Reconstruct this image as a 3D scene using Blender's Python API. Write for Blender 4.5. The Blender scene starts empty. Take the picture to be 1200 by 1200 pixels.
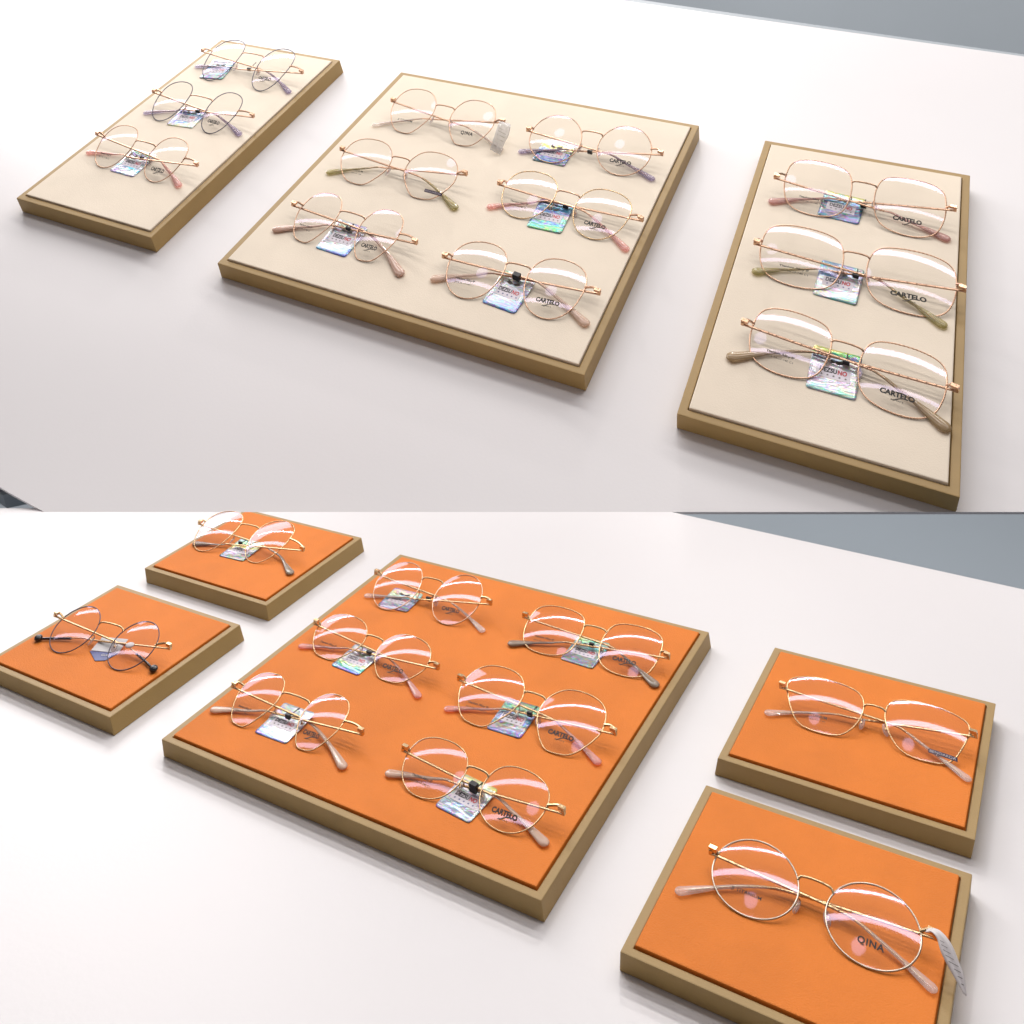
import bpy, bmesh, math, random
from mathutils import Matrix, Vector, noise
random.seed(7)
S = bpy.context.scene
COL = S.collection

# ---------------------------------------------------------------- camera
CAM_LOC = [0.440127, -0.677248, 0.452308]
CAM_ROT = [[0.844114, 0.120013, 0.52256], [0.533795, -0.096588, -0.84008], [-0.050347, 0.988063, -0.145593]]
F, CX, CY = 1218.70, 509.73, -119.64

cam = bpy.data.cameras.new('camera'); co = bpy.data.objects.new('camera', cam); COL.objects.link(co)
co.matrix_world = Matrix.Translation(CAM_LOC) @ Matrix(CAM_ROT).to_4x4()
cam.sensor_width = 36; cam.lens = 36*F/1200
cam.shift_x = (600-CX)/1200; cam.shift_y = (CY-600)/1200
cam.clip_start = 0.01; cam.clip_end = 60
S.camera = co

# ---------------------------------------------------------------- world, lamps, exposure
W = bpy.data.worlds.new('World'); S.world = W; W.use_nodes = True
nt = W.node_tree; bg = nt.nodes['Background']
tc = nt.nodes.new('ShaderNodeTexCoord'); sp = nt.nodes.new('ShaderNodeSeparateXYZ')
cr = nt.nodes.new('ShaderNodeValToRGB')
nt.links.new(tc.outputs['Generated'], sp.inputs[0])
mr = nt.nodes.new('ShaderNodeMapRange'); mr.inputs['From Min'].default_value = -1; mr.inputs['From Max'].default_value = 1
nt.links.new(sp.outputs['Z'], mr.inputs['Value']); nt.links.new(mr.outputs[0], cr.inputs[0]); nt.links.new(cr.outputs[0], bg.inputs[0])
e = cr.color_ramp.elements
e[0].position = 0.35; e[0].color = (.05, .052, .058, 1)
e[1].position = 0.55; e[1].color = (.36, .34, .345, 1)
x = cr.color_ramp.elements.new(0.85); x.color = (.62, .575, .60, 1)
bg.inputs[1].default_value = WORLD_STR = 0.29
S.view_settings.view_transform = 'Standard'; S.view_settings.look = 'None'
S.view_settings.exposure = 0.27; S.view_settings.gamma = 1
S.cycles.max_bounces = 8; S.cycles.transparent_max_bounces = 24
S.cycles.caustics_reflective = False; S.cycles.caustics_refractive = False
S.cycles.use_denoising = True

def area(name, loc, target, sx, sy, power, color=(1, 1, 1), shape='RECTANGLE', spin=None):
    l = bpy.data.lights.new(name, 'AREA'); l.shape = shape; l.size = sx; l.size_y = sy; l.energy = power; l.color = color
    o = bpy.data.objects.new(name, l); COL.objects.link(o)
    o.location = loc
    o.rotation_euler = (Vector(target)-Vector(loc)).to_track_quat('-Z', 'Y').to_euler()
    return o
# three tube lamps on the shop ceiling (their reflections are the white streaks in the lenses)
for y, p, wd in ((1.75, 41.0, .085), (0.9, 27.0, .17), (-0.1, 13.0, .12)):
    area('ceiling_tube_lamp', (-0.6, y, 2.2), (-0.6, y, 0), 5.0, wd, p, (1, .965, .945))
# small square panel that makes the lilac patches in some lenses
area('ceiling_spot_lamp', (-0.36, 0.26, 2.15), (-0.1, .3, 0), 0.34, 0.26, .75, (.88, .88, 1), 'ELLIPSE')
# compact lamp added at the back left for thin shadows of wires and temples
area('added_key_lamp', (-0.75, 2.75, 2.3), (0, .3, 0), 0.10, 0.10, 11.0, (1, .96, .93), 'DISK')
# softbox added on the left: the table burns out towards it
area('added_softbox', (-1.9, 1.3, 1.1), (-0.7, 0.5, 0.2), 1.0, 1.0, 17.0, (1, .97, .97))
#LIGHTEND#

# ---------------------------------------------------------------- measured data
# measured placements: glasses in millimetres on their tray group, trays in tray units
GL = {
  'A1': dict(tray='T1', shape='panto', x=-1.0073, y=0.2421, rot=-0.0129, a=20.75, b=32.44, gap=31.31, tilt=0.3011, tips=[[-69.6, 21.0], [73.2, 7.8]], h=[[-72.0, 36.7], [79.0, 31.7]], hz=17.5, card=[-1.1237, 0.3099, 0.2038, 30.6149, 38.2386, 0.1727]),
  'A2': dict(tray='T1', shape='panto', x=-1.0125, y=-0.0156, rot=-0.0303, a=19.71, b=27.11, gap=31.79, tilt=0.3578, tips=[[-58.6, 6.6], [70.9, 9.5]], h=[[-66.6, 30.2], [79.1, 28.1]], hz=17.3, card=[-1.0288, 0.0309, 0.0378, 33.8334, 30.0299, 0.175]),
  'A3': dict(tray='T1', shape='panto', x=-1.012, y=-0.2751, rot=-0.0238, a=21.08, b=25.54, gap=26.84, tilt=0.4058, tips=[[-66.6, 14.7], [66.7, 4.2]], h=[[-67.3, 30.5], [77.8, 24.2]], hz=18.2, card=[-1.0284, -0.2241, -0.097, 32.3265, 36.9523, 0.07]),
  'A4': dict(tray='T2', shape='geo', x=-0.2163, y=0.1738, rot=-0.021, a=24.03, b=27.03, gap=20.59, tilt=0.4145, tips=[[-67.4, 1.9], [74.2, 6.4]], h=[[-61.3, 29.8], [69.0, 31.6]], hz=19.5, card=None),
  'A5': dict(tray='T2', shape='geo', x=-0.2226, y=-0.0885, rot=0.0022, a=26.6, b=24.82, gap=17.55, tilt=0.4102, tips=[[-67.3, 7.0], [72.3, -1.6]], h=[[-65.9, 28.9], [71.0, 31.8]], hz=17.9, card=None),
  'A6': dict(tray='T2', shape='geo', x=-0.2392, y=-0.3537, rot=-0.0424, a=19.72, b=27.47, gap=26.23, tilt=0.2443, tips=[[-62.6, 4.6], [71.8, -1.0]], h=[[-63.3, 32.1], [72.0, 29.8]], hz=12.9, card=[-0.2358, -0.3023, -0.0814, 32.3012, 38.6308, -0.0203]),
  'A7': dict(tray='T2', shape='round', x=0.2543, y=0.1791, rot=0.0308, a=25.57, b=27.07, gap=17.23, tilt=0.3883, tips=[[-63.8, 8.2], [65.5, 2.9]], h=[[-63.6, 26.5], [71.3, 24.6]], hz=18.5, card=[0.1557, 0.2212, -0.0068, 34.8912, 32.1693, -0.0123]),
  'A8': dict(tray='T2', shape='panto', x=0.2642, y=-0.0807, rot=-0.0629, a=24.52, b=27.13, gap=21.4, tilt=0.2225, tips=[[-62.7, 3.6], [68.0, -0.9]], h=[[-66.8, 29.5], [71.9, 31.8]], hz=11.8, card=[0.2452, -0.0411, 0.0009, 32.1447, 37.5312, 0.0505]),
  'A9': dict(tray='T2', shape='panto', x=0.2538, y=-0.3843, rot=0.0303, a=24.15, b=29.0, gap=20.44, tilt=0.1658, tips=[[-64.3, 12.2], [67.3, 5.1]], h=[[-66.3, 34.8], [70.8, 34.7]], hz=10.0, card=[0.2514, -0.3309, -0.0895, 30.3202, 38.4327, -0.098]),
  'A10': dict(tray='T3', shape='square', x=0.9692, y=0.1782, rot=-0.0223, a=27.39, b=26.68, gap=18.64, tilt=0.4014, tips=[[-70.4, 5.9], [65.7, 6.4]], h=[[-72.2, 22.8], [71.2, 28.6]], hz=18.8, card=[0.9251, 0.2331, -0.1576, 34.1377, 33.7175, 0.019]),
  'A11': dict(tray='T3', shape='square', x=0.9811, y=-0.0878, rot=-0.0069, a=31.4, b=27.2, gap=17.6, tilt=0.3142, tips=[[-70.4, 5.7], [63.7, -3.6]], h=[[-76.4, 27.2], [77.4, 27.1]], hz=15.6, card=[0.9523, -0.0422, -0.023, 32.3507, 39.8651, -0.0706]),
  'A12': dict(tray='T3', shape='square', x=0.9855, y=-0.3658, rot=-0.0889, a=27.57, b=26.48, gap=20.29, tilt=0.2182, tips=[[-71.2, 0.2], [67.9, 2.5]], h=[[-73.0, 29.9], [72.2, 31.8]], hz=11.4, card=[0.9769, -0.3124, 0.002, 33.1062, 40.3958, -0.0093]),
  'B1': dict(tray='T4', shape='panto', x=-0.9913, y=0.2311, rot=0.0838, a=23.14, b=31.25, gap=25.29, tilt=0.2793, tips=[[-50.5, 10.5], [88.5, -5.1]], h=[[-64.6, 32.9], [87.7, 22.2]], hz=15.9, card=[-0.9735, 0.286, -0.0174, 34.0641, 40.53, 0.1471]),
  'B2': dict(tray='T5', shape='round', x=-0.9221, y=-0.3771, rot=0.0872, a=22.91, b=24.13, gap=27.24, tilt=0.3883, tips=[[-69.8, 8.4], [70.1, 11.5]], h=[[-69.7, 29.3], [76.2, 27.5]], hz=16.8, card=[-0.9167, -0.3053, 0.3163, 27.654, 16.8266, -0.0532]),
  'B3': dict(tray='T6', shape='round', x=-0.2492, y=0.2031, rot=0.0575, a=23.54, b=28.66, gap=19.92, tilt=0.3403, tips=[[-61.7, 13.6], [71.1, 3.0]], h=[[-64.0, 33.8], [70.5, 26.5]], hz=17.4, card=[-0.3327, 0.2591, 0.0489, 34.4305, 32.4714, 0.2493]),
  'B4': dict(tray='T6', shape='geo', x=-0.2494, y=-0.078, rot=-0.0391, a=26.68, b=22.83, gap=17.77, tilt=0.3491, tips=[[-64.0, 3.3], [71.9, -4.4]], h=[[-66.8, 25.3], [75.7, 22.4]], hz=14.7, card=[-0.2679, -0.0422, -0.1313, 30.9071, 34.5713, 0.0286]),
  'B5': dict(tray='T6', shape='geo', x=-0.2648, y=-0.3894, rot=0.0154, a=19.13, b=25.27, gap=28.76, tilt=0.288, tips=[[-63.8, 5.8], [73.5, -1.7]], h=[[-62.0, 26.8], [74.4, 25.2]], hz=13.7, card=[-0.2642, -0.3332, -0.0174, 32.4701, 38.5384, 0.0615]),
  'B6': dict(tray='T6', shape='square', x=0.2592, y=0.2048, rot=0.0235, a=26.51, b=26.17, gap=20.36, tilt=0.2967, tips=[[-66.5, 1.6], [67.6, -0.9]], h=[[-69.1, 31.2], [72.7, 25.2]], hz=14.4, card=[0.2508, 0.2586, -0.0646, 31.5359, 38.4484, 0.0069]),
  'B7': dict(tray='T6', shape='geo', x=0.2422, y=-0.1305, rot=-0.0158, a=27.27, b=28.65, gap=18.09, tilt=0.2618, tips=[[-63.5, 6.0], [69.2, 5.8]], h=[[-68.6, 32.1], [75.4, 29.2]], hz=14.1, card=[0.2118, -0.0669, 0.009, 30.0047, 39.1039, 0.0557]),
  'B8': dict(tray='T6', shape='panto', x=0.2513, y=-0.3926, rot=-0.0245, a=25.33, b=22.05, gap=16.97, tilt=0.3534, tips=[[-65.0, 8.8], [66.5, 5.0]], h=[[-62.9, 24.2], [73.4, 24.4]], hz=14.4, card=[0.2483, -0.3468, -0.0878, 30.7916, 36.359, -0.1169]),
  'B9': dict(tray='T7', shape='crown', x=0.9572, y=0.2101, rot=0.0303, a=29.22, b=22.45, gap=15.66, tilt=0.3752, tips=[[-76.3, 6.1], [65.6, -8.0]], h=[[-71.0, 27.8], [71.3, 27.8]], hz=15.3, card=None),
  'B10': dict(tray='T8', shape='round', x=0.9452, y=-0.3711, rot=-0.0371, a=26.69, b=23.93, gap=17.11, tilt=0.2662, tips=[[-74.8, -3.3], [69.9, 3.4]], h=[[-65.8, 28.7], [69.2, 31.3]], hz=12.3, card=None),
}
TR = {
  'T2': [0.0, -0.0, -0.0083, 1.0, 0.9871, -0.0005, 0.0053],
  'T1': [-1.0035, 0.0173, -0.0009, 0.5181, 0.976, 0.0097, 0.0023],
  'T3': [0.9558, -0.0227, 0.0092, 0.5158, 0.9982, -0.0047, 0.0109],
  'T6': [-0.0, 0.0, 0.0021, 1.0, 1.0082, 0.0016, 0.0071],
  'T4': [-0.9348, 0.3054, 0.0032, 0.5075, 0.4719, 0.0145, -0.0029],
  'T5': [-0.9299, -0.275, 0.0026, 0.5039, 0.4642, 0.0173, 0.0046],
  'T7': [0.9257, 0.2705, -0.0032, 0.5107, 0.4823, -0.0161, 0.0058],
  'T8': [0.9276, -0.3009, -0.0046, 0.5101, 0.4729, -0.0111, 0.0134],
}
MA = Matrix(((0.49935, -0.001887, 0.10767, -0.328656), (0.050897, 0.454238, -0.228089, 0.618771), (-0.094899, 0.233691, 0.444218, 0.256376), (0.0, 0.0, 0.0, 1.0)))
THA, THB, U, KA = 0.04936, 0.03980, 0.28, 1.82439

MB = Matrix.Translation((0, 0, U*THB)) @ Matrix.Scale(U, 4)
GM = {'A': MA, 'B': MB}
mm = 1/340.0
PROUD = 1.6*mm

# ---------------------------------------------------------------- materials
def mat(name, base, rough=.5, metal=0., coat=0., spec=.5, bump=None, var=None, ior=1.45):
    m = bpy.data.materials.new(name); m.use_nodes = True
    n = m.node_tree; b = n.nodes['Principled BSDF']
    b.inputs['Base Color'].default_value = (*base, 1); b.inputs['Roughness'].default_value = rough
    b.inputs['Metallic'].default_value = metal; b.inputs['Coat Weight'].default_value = coat
    b.inputs['Specular IOR Level'].default_value = spec; b.inputs['IOR'].default_value = ior
    if var or bump:
        t = n.nodes.new('ShaderNodeTexCoord')
    if var:   # (scale vec, amount): mottled variation of the base colour
        mp = n.nodes.new('ShaderNodeMapping'); mp.inputs['Scale'].default_value = var[0]
        nz = n.nodes.new('ShaderNodeTexNoise'); nz.inputs['Scale'].default_value = 1; nz.inputs['Detail'].default_value = 5
        rp = n.nodes.new('ShaderNodeValToRGB')
        rp.color_ramp.elements[0].color = (*[c*(1-var[1]) for c in base], 1); rp.color_ramp.elements[0].position = .35
        rp.color_ramp.elements[1].color = (*[min(1, c*(1+var[1])) for c in base], 1); rp.color_ramp.elements[1].position = .65
        n.links.new(t.outputs['Object'], mp.inputs[0]); n.links.new(mp.outputs[0], nz.inputs['Vector'])
        n.links.new(nz.outputs['Fac'], rp.inputs[0]); n.links.new(rp.outputs[0], b.inputs['Base Color'])
    if bump:  # (scale, strength, distance)
        nz = n.nodes.new('ShaderNodeTexNoise'); nz.inputs['Scale'].default_value = bump[0]; nz.inputs['Detail'].default_value = 4
        bp = n.nodes.new('ShaderNodeBump'); bp.inputs['Strength'].default_value = bump[1]; bp.inputs['Distance'].default_value = bump[2]
        n.links.new(t.outputs['Object'], nz.inputs['Vector']); n.links.new(nz.outputs['Fac'], bp.inputs['Height'])
        n.links.new(bp.outputs[0], b.inputs['Normal'])
    return m
M = {}
M['white'] = mat('white_laminate', (.76, .738, .742), .36, bump=(260, .04, .002), var=((2.2, 2.2, 2.2), .018))
M['edge'] = mat('grey_edge_band', (.36, .40, .43), .5)
M['bluegrey'] = mat('blue_grey_paint', (.42, .465, .50), .6, var=((1.5, 1.5, 1.5), .03))
M['plinth'] = mat('light_blue_grey_laminate', (.62, .70, .78), .5, var=((2, 2, 2), .03))
M['sticker'] = mat('dark_violet_sticker', (.05, .03, .07), .3)
M['floor'] = mat('blue_grey_floor', (.33, .37, .405), .6, var=((1, 1, 1), .03))
M['cream'] = mat('cream_leatherette', (.84, .735, .595), .62, spec=.25, bump=(380, .12, .004), var=((7, 7, 7), .03))
M['orange'] = mat('orange_leatherette', (.78, .222, .032), .6, spec=.22, bump=(300, .22, .004), var=((7, 7, 7), .05))
M['wood'] = mat('olive_brown_veneer', (.385, .25, .090), .5, bump=(260, .08, .002), var=((14, 14, 14), .03))
M['rose'] = mat('rose_gold_wire', (.62, .39, .26), .28, 1.)
M['gold'] = mat('pale_gold_wire', (.64, .45, .25), .27, 1.)
M['silver'] = mat('silver_wire', (.52, .46, .38), .28, 1.)
M['dark'] = mat('dark_plated_wire', (.10, .095, .12), .3, .7)
M['black'] = mat('black_rubber', (.012, .012, .014), .45)
M['ink'] = mat('black_ink', (.02, .02, .022), .6)
M['inkgrey'] = mat('grey_ink', (.09, .075, .06), .6)
M['red'] = mat('red_ink', (.62, .03, .04), .5)
M['paper'] = mat('white_paper', (.80, .77, .76), .5)
M['lilacpaper'] = mat('white_foil_label', (.78, .72, .78), .35)
M['navy'] = mat('navy_print', (.02, .04, .22), .4)

def glassy(name, tint, alpha, body, rough=.15, sat=None):
    """clear or milky plastic: part see-through, part coloured glossy body"""
    m = bpy.data.materials.new(name); m.use_nodes = True; n = m.node_tree
    n.nodes.clear(); out = n.nodes.new('ShaderNodeOutputMaterial')
    tr = n.nodes.new('ShaderNodeBsdfTransparent'); tr.inputs[0].default_value = (*tint, 1)
    pb = n.nodes.new('ShaderNodeBsdfPrincipled'); pb.inputs['Base Color'].default_value = (*body, 1)
    pb.inputs['Roughness'].default_value = rough; pb.inputs['Coat Weight'].default_value = .6
    lw = n.nodes.new('ShaderNodeLayerWeight'); lw.inputs[0].default_value = .35
    mr = n.nodes.new('ShaderNodeMapRange'); mr.inputs['To Min'].default_value = alpha; mr.inputs['To Max'].default_value = min(1, alpha+.45)
    mx = n.nodes.new('ShaderNodeMixShader')
    n.links.new(lw.outputs['Facing'], mr.inputs[0]); n.links.new(mr.outputs[0], mx.inputs[0])
    n.links.new(tr.outputs[0], mx.inputs[1]); n.links.new(pb.outputs[0], mx.inputs[2]); n.links.new(mx.outputs[0], out.inputs[0])
    return m
M['t_clear'] = glassy('clear_acetate', (.94, .92, .90), .20, (.86, .78, .74))
M['t_lilac'] = glassy('lilac_acetate', (.84, .80, .88), .25, (.42, .36, .50))
M['t_pink'] = glassy('pink_acetate', (.95, .74, .70), .27, (.90, .58, .54))
M['t_mauve'] = glassy('mauve_acetate', (.85, .66, .62), .36, (.76, .50, .46))
M['t_olive'] = glassy('olive_acetate', (.78, .74, .54), .30, (.52, .46, .24))
M['t_brown'] = glassy('brown_acetate', (.72, .62, .48), .52, (.46, .33, .18))
M['t_greybrown'] = glassy('grey_brown_acetate', (.62, .55, .46), .45, (.42, .34, .26))
M['t_dusty'] = glassy('dusty_rose_acetate', (.85, .70, .62), .75, (.66, .43, .33))
M['t_beige'] = glassy('milky_beige_acetate', (.92, .82, .74), .5, (.76, .56, .44))
M['t_black'] = mat('black_acetate', (.015, .015, .018), .2, coat=.5)
M['pad'] = glassy('clear_silicone', (.96, .93, .92), .22, (.82, .74, .72))
M['film'] = glassy('clear_film', (.95, .95, .95), .34, (.78, .76, .74), .12)
M['sleeve'] = mat('white_tag_paper', (.80, .75, .75), .5)

def lens_mat(name, tint, fac, haze):
    m = bpy.data.materials.new(name); m.use_nodes = True; n = m.node_tree
    n.nodes.clear(); out = n.nodes.new('ShaderNodeOutputMaterial')
    tr = n.nodes.new('ShaderNodeBsdfTransparent'); tr.inputs[0].default_value = (*tint, 1)
    gl = n.nodes.new('ShaderNodeBsdfGlossy'); gl.inputs['Roughness'].default_value = .06; gl.inputs[0].default_value = (*haze, 1)
    fr = n.nodes.new('ShaderNodeLayerWeight'); fr.inputs[0].default_value = .5
    pw = n.nodes.new('ShaderNodeMath'); pw.operation = 'POWER'; pw.inputs[1].default_value = 5
    n.links.new(fr.outputs['Facing'], pw.inputs[0])
    mu = n.nodes.new('ShaderNodeMath'); mu.operation = 'MULTIPLY_ADD'; mu.inputs[1].default_value = .9; mu.inputs[2].default_value = fac
    ge = n.nodes.new('ShaderNodeNewGeometry'); ib = n.nodes.new('ShaderNodeMath'); ib.operation = 'SUBTRACT'; ib.inputs[0].default_value = 1
    n.links.new(ge.outputs['Backfacing'], ib.inputs[1])
    mk_ = n.nodes.new('ShaderNodeMath'); mk_.operation = 'MULTIPLY'; n.links.new(mu.outputs[0], mk_.inputs[0]); n.links.new(ib.outputs[0], mk_.inputs[1])
    mx = n.nodes.new('ShaderNodeMixShader')
    n.links.new(pw.outputs[0], mu.inputs[0]); n.links.new(mk_.outputs[0], mx.inputs[0])
    n.links.new(tr.outputs[0], mx.inputs[1]); n.links.new(gl.outputs[0], mx.inputs[2]); n.links.new(mx.outputs[0], out.inputs[0])
    return m
M['lens'] = lens_mat('coated_lens', (.998, .996, .99), .055, (.80, .70, 1.0))
M['lens_pink'] = lens_mat('pink_coated_lens', (.99, .98, .985), .062, (.86, .74, .98))

def holo(name, stops, seed, dist=.35, tilt=.0):
    """printed hologram foil: bands of rainbow colour across the card, bent by noise"""
    m = mat(name, (.6, .6, .6), .24, .3, coat=.6); n = m.node_tree; b = n.nodes['Principled BSDF']
    t = n.nodes.new('ShaderNodeTexCoord'); mp = n.nodes.new('ShaderNodeMapping'); n.links.new(t.outputs['Object'], mp.inputs[0])
    mp.inputs['Scale'].default_value = (.06, .11, .1); mp.inputs['Location'].default_value = (seed*1.7, seed*.9, 0)
    nz = n.nodes.new('ShaderNodeTexNoise'); nz.inputs['Scale'].default_value = 1.; nz.inputs['Detail'].default_value = 2.5; nz.inputs['Distortion'].default_value = 1.2
    n.links.new(mp.outputs[0], nz.inputs['Vector'])
    s = n.nodes.new('ShaderNodeSeparateXYZ'); n.links.new(t.outputs['Object'], s.inputs[0])
    m1 = n.nodes.new('ShaderNodeMath'); m1.operation = 'MULTIPLY_ADD'; m1.inputs[1].default_value = 1/40.; m1.inputs[2].default_value = .5
    n.links.new(s.outputs['Y'], m1.inputs[0])
    m0 = n.nodes.new('ShaderNodeMath'); m0.operation = 'MULTIPLY_ADD'; m0.inputs[1].default_value = tilt/40.
    n.links.new(s.outputs['X'], m0.inputs[0]); n.links.new(m1.outputs[0], m0.inputs[2])
    m2 = n.nodes.new('ShaderNodeMath'); m2.operation = 'MULTIPLY_ADD'; m2.inputs[1].default_value = dist*2
    n.links.new(nz.outputs['Fac'], m2.inputs[0])
    m3 = n.nodes.new('ShaderNodeMath'); m3.operation = 'SUBTRACT'; m3.inputs[1].default_value = dist
    n.links.new(m0.outputs[0], m3.inputs[0]); n.links.new(m3.outputs[0], m2.inputs[2])
    r = n.nodes.new('ShaderNodeValToRGB'); n.links.new(m2.outputs[0], r.inputs[0])
    el = r.color_ramp.elements
    el[0].position, el[0].color = stops[0][0], (*stops[0][1], 1)
    el[1].position, el[1].color = stops[-1][0], (*stops[-1][1], 1)
    for p, c in stops[1:-1]:
        q = el.new(p); q.color = (*c, 1)
    # rainbow shimmer painted into the base colour, crinkles of the foil by bump
    n2 = n.nodes.new('ShaderNodeTexNoise'); n2.inputs['Scale'].default_value = .09; n2.inputs['Detail'].default_value = 1.5; n2.inputs['Distortion'].default_value = 2.5
    mp2 = n.nodes.new('ShaderNodeMapping'); mp2.inputs['Location'].default_value = (seed*3.1, seed*5.3, 0); mp2.inputs['Rotation'].default_value = (0, 0, .5)
    mp2.inputs['Scale'].default_value = (.5, 1.5, 1); n.links.new(t.outputs['Object'], mp2.inputs[0]); n.links.new(mp2.outputs[0], n2.inputs['Vector'])
    hm = n.nodes.new('ShaderNodeMath'); hm.operation = 'MULTIPLY'; hm.inputs[1].default_value = 4.6; n.links.new(n2.outputs['Fac'], hm.inputs[0])
    hs = n.nodes.new('ShaderNodeCombineColor'); hs.mode = 'HSV'; hs.inputs[1].default_value = .75; hs.inputs[2].default_value = .9; fc = n.nodes.new('ShaderNodeMath'); fc.operation = 'FRACT'; n.links.new(hm.outputs[0], fc.inputs[0]); n.links.new(fc.outputs[0], hs.inputs[0])
    hx = n.nodes.new('ShaderNodeMix'); hx.data_type = 'RGBA'; hx.blend_type = 'MIX'; hx.inputs[0].default_value = .30
    n.links.new(r.outputs[0], hx.inputs[6]); n.links.new(hs.outputs[0], hx.inputs[7]); n.links.new(hx.outputs[2], b.inputs['Base Color'])
    bp = n.nodes.new('ShaderNodeBump'); bp.inputs['Strength'].default_value = .10; bp.inputs['Distance'].default_value = 1.2
    n.links.new(n2.outputs['Fac'], bp.inputs['Height']); n.links.new(bp.outputs[0], b.inputs['Normal'])
    return m

# ---------------------------------------------------------------- helpers
def link(name, me, m=None, parent=None):
    o = bpy.data.objects.new(name, me); COL.objects.link(o)
    if m is not None: me.materials.append(m)
    if parent is not None: o.parent = parent
    return o
def tag(o, label, cat, group=None):
    o['label'] = label; o['category'] = cat
    if group: o['group'] = group
    return o
def mesh(name, verts, faces, smooth=False):
    me = bpy.data.meshes.new(name); me.from_pydata([tuple(v) for v in verts], [], faces); me.update()
    if smooth: me.polygons.foreach_set('use_smooth', [True]*len(me.polygons))
    return me
def catmull(P, n=8):
    P = [Vector(p) for p in P]; Q = [P[0]*2-P[1]]+P+[P[-1]*2-P[-2]]; out = []
    for i in range(1, len(Q)-2):
        for k in range(n):
            t = k/n; a, b, c, d = Q[i-1], Q[i], Q[i+1], Q[i+2]
            out.append(.5*((2*b)+(c-a)*t+(2*a-5*b+4*c-d)*t*t+(3*b-3*c+d-a)*t**3))
    out.append(P[-1]); return out
class Geo:
    def __init__(s): s.v = []; s.f = []
    def tube(s, P, R, seg=8, closed=False, up=Vector((0, 0, 1)), flat=1.0, roundend=True):
        """sweep; R radius (number or list) across, flat = thickness ratio along up"""
        P = [Vector(p) for p in P]; n = len(P)
        if not isinstance(R, (list, tuple)): R = [R]*n
        if roundend and not closed:
            for end in (0, 1):
                d = (P[0]-P[1]) if end == 0 else (P[-1]-P[-2])
                d.normalize(); r = R[0] if end == 0 else R[-1]
                add = [(P[0] if end == 0 else P[-1])+d*r*q for q in (.55, .85, 1.0)]; ar = [r*.84, r*.5, r*.05]
                if end == 0: P = add[::-1]+P; R = ar[::-1]+list(R)
                else: P = P+add; R = list(R)+ar
            n = len(P)
        b0 = len(s.v)
        for i in range(n):
            if closed: t = P[(i+1) % n]-P[i-1]
            else: t = P[min(i+1, n-1)]-P[max(i-1, 0)]
            t.normalize(); side = t.cross(up)
            if side.length < 1e-4: side = t.cross(Vector((0, 1, 0)))
            side.normalize(); u = side.cross(t).normalized()
            for k in range(seg):
                a = 2*math.pi*k/seg
                s.v.append(P[i]+side*(math.cos(a)*R[i])+u*(math.sin(a)*R[i]*flat))
        m = n if closed else n-1
        for i in range(m):
            for k in range(seg):
                j = (i+1) % n
                s.f.append((b0+i*seg+k, b0+i*seg+(k+1) % seg, b0+j*seg+(k+1) % seg, b0+j*seg+k))
        if not closed:
            s.f.append(tuple(b0+k for k in range(seg))[::-1]); s.f.append(tuple(b0+(n-1)*seg+k for k in range(seg)))
    def ball(s, c, rx, ry, rz, rot=None, nu=12, nv=8):
        b0 = len(s.v); c = Vector(c)
        for i in range(nv+1):
            th = math.pi*i/nv
            for k in range(nu):
                ph = 2*math.pi*k/nu; p = Vector((rx*math.sin(th)*math.cos(ph), ry*math.sin(th)*math.sin(ph), rz*math.cos(th)))
                if rot: p = rot @ p
                s.v.append(c+p)
        for i in range(nv):
            for k in range(nu):
                s.f.append((b0+i*nu+k, b0+(i+1)*nu+k, b0+(i+1)*nu+(k+1) % nu, b0+i*nu+(k+1) % nu))
    def box(s, c, sx, sy, sz, rot=None):
        b0 = len(s.v); c = Vector(c)
        for dz in (-1, 1):
            for dx, dy in ((-1, -1), (1, -1), (1, 1), (-1, 1)):
                p = Vector((dx*sx/2, dy*sy/2, dz*sz/2))
                if rot: p = rot @ p
                s.v.append(c+p)
        for f in ((0, 3, 2, 1), (4, 5, 6, 7), (0, 1, 5, 4), (1, 2, 6, 5), (2, 3, 7, 6), (3, 0, 4, 7)): s.f.append(tuple(b0+i for i in f))
    def done(s, name, m, parent, smooth=True, xf=None):
        v = [xf(p) for p in s.v] if xf else s.v
        return link(name, mesh(name, v, s.f, smooth), m, parent)
def text_mesh(txt, width, height=None, bold=0., spacing=1.0):
    """lettering as a flat mesh centred on the origin, scaled to the wanted width (mm)"""
    c = bpy.data.curves.new('t', 'FONT'); c.body = txt; c.size = 1; c.space_character = spacing; c.offset = bold; c.resolution_u = 3
    o = bpy.data.objects.new('t', c); COL.objects.link(o); bpy.context.view_layer.update()
    me = bpy.data.meshes.new_from_object(o.evaluated_get(bpy.context.evaluated_depsgraph_get()))
    vs = [v.co.copy() for v in me.vertices]; fs = [tuple(p.vertices) for p in me.polygons]
    bpy.data.objects.remove(o); bpy.data.curves.remove(c); bpy.data.meshes.remove(me)
    x0, x1 = min(v.x for v in vs), max(v.x for v in vs); y0, y1 = min(v.y for v in vs), max(v.y for v in vs)
    s = width/(x1-x0); sy = (height/(y1-y0)) if height else s
    return [Vector(((v.x-(x0+x1)/2)*s, (v.y-(y0+y1)/2)*sy, 0)) for v in vs], fs
TXT = {}
def textg(txt, w, h=None, bold=0., spacing=1.):
    k = (txt, h and round(h/w, 3), bold, spacing)
    if k not in TXT: TXT[k] = text_mesh(txt, 1., (h/w if h else None), bold, spacing)
    v, f = TXT[k]; return [p*w for p in v], f

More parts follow.
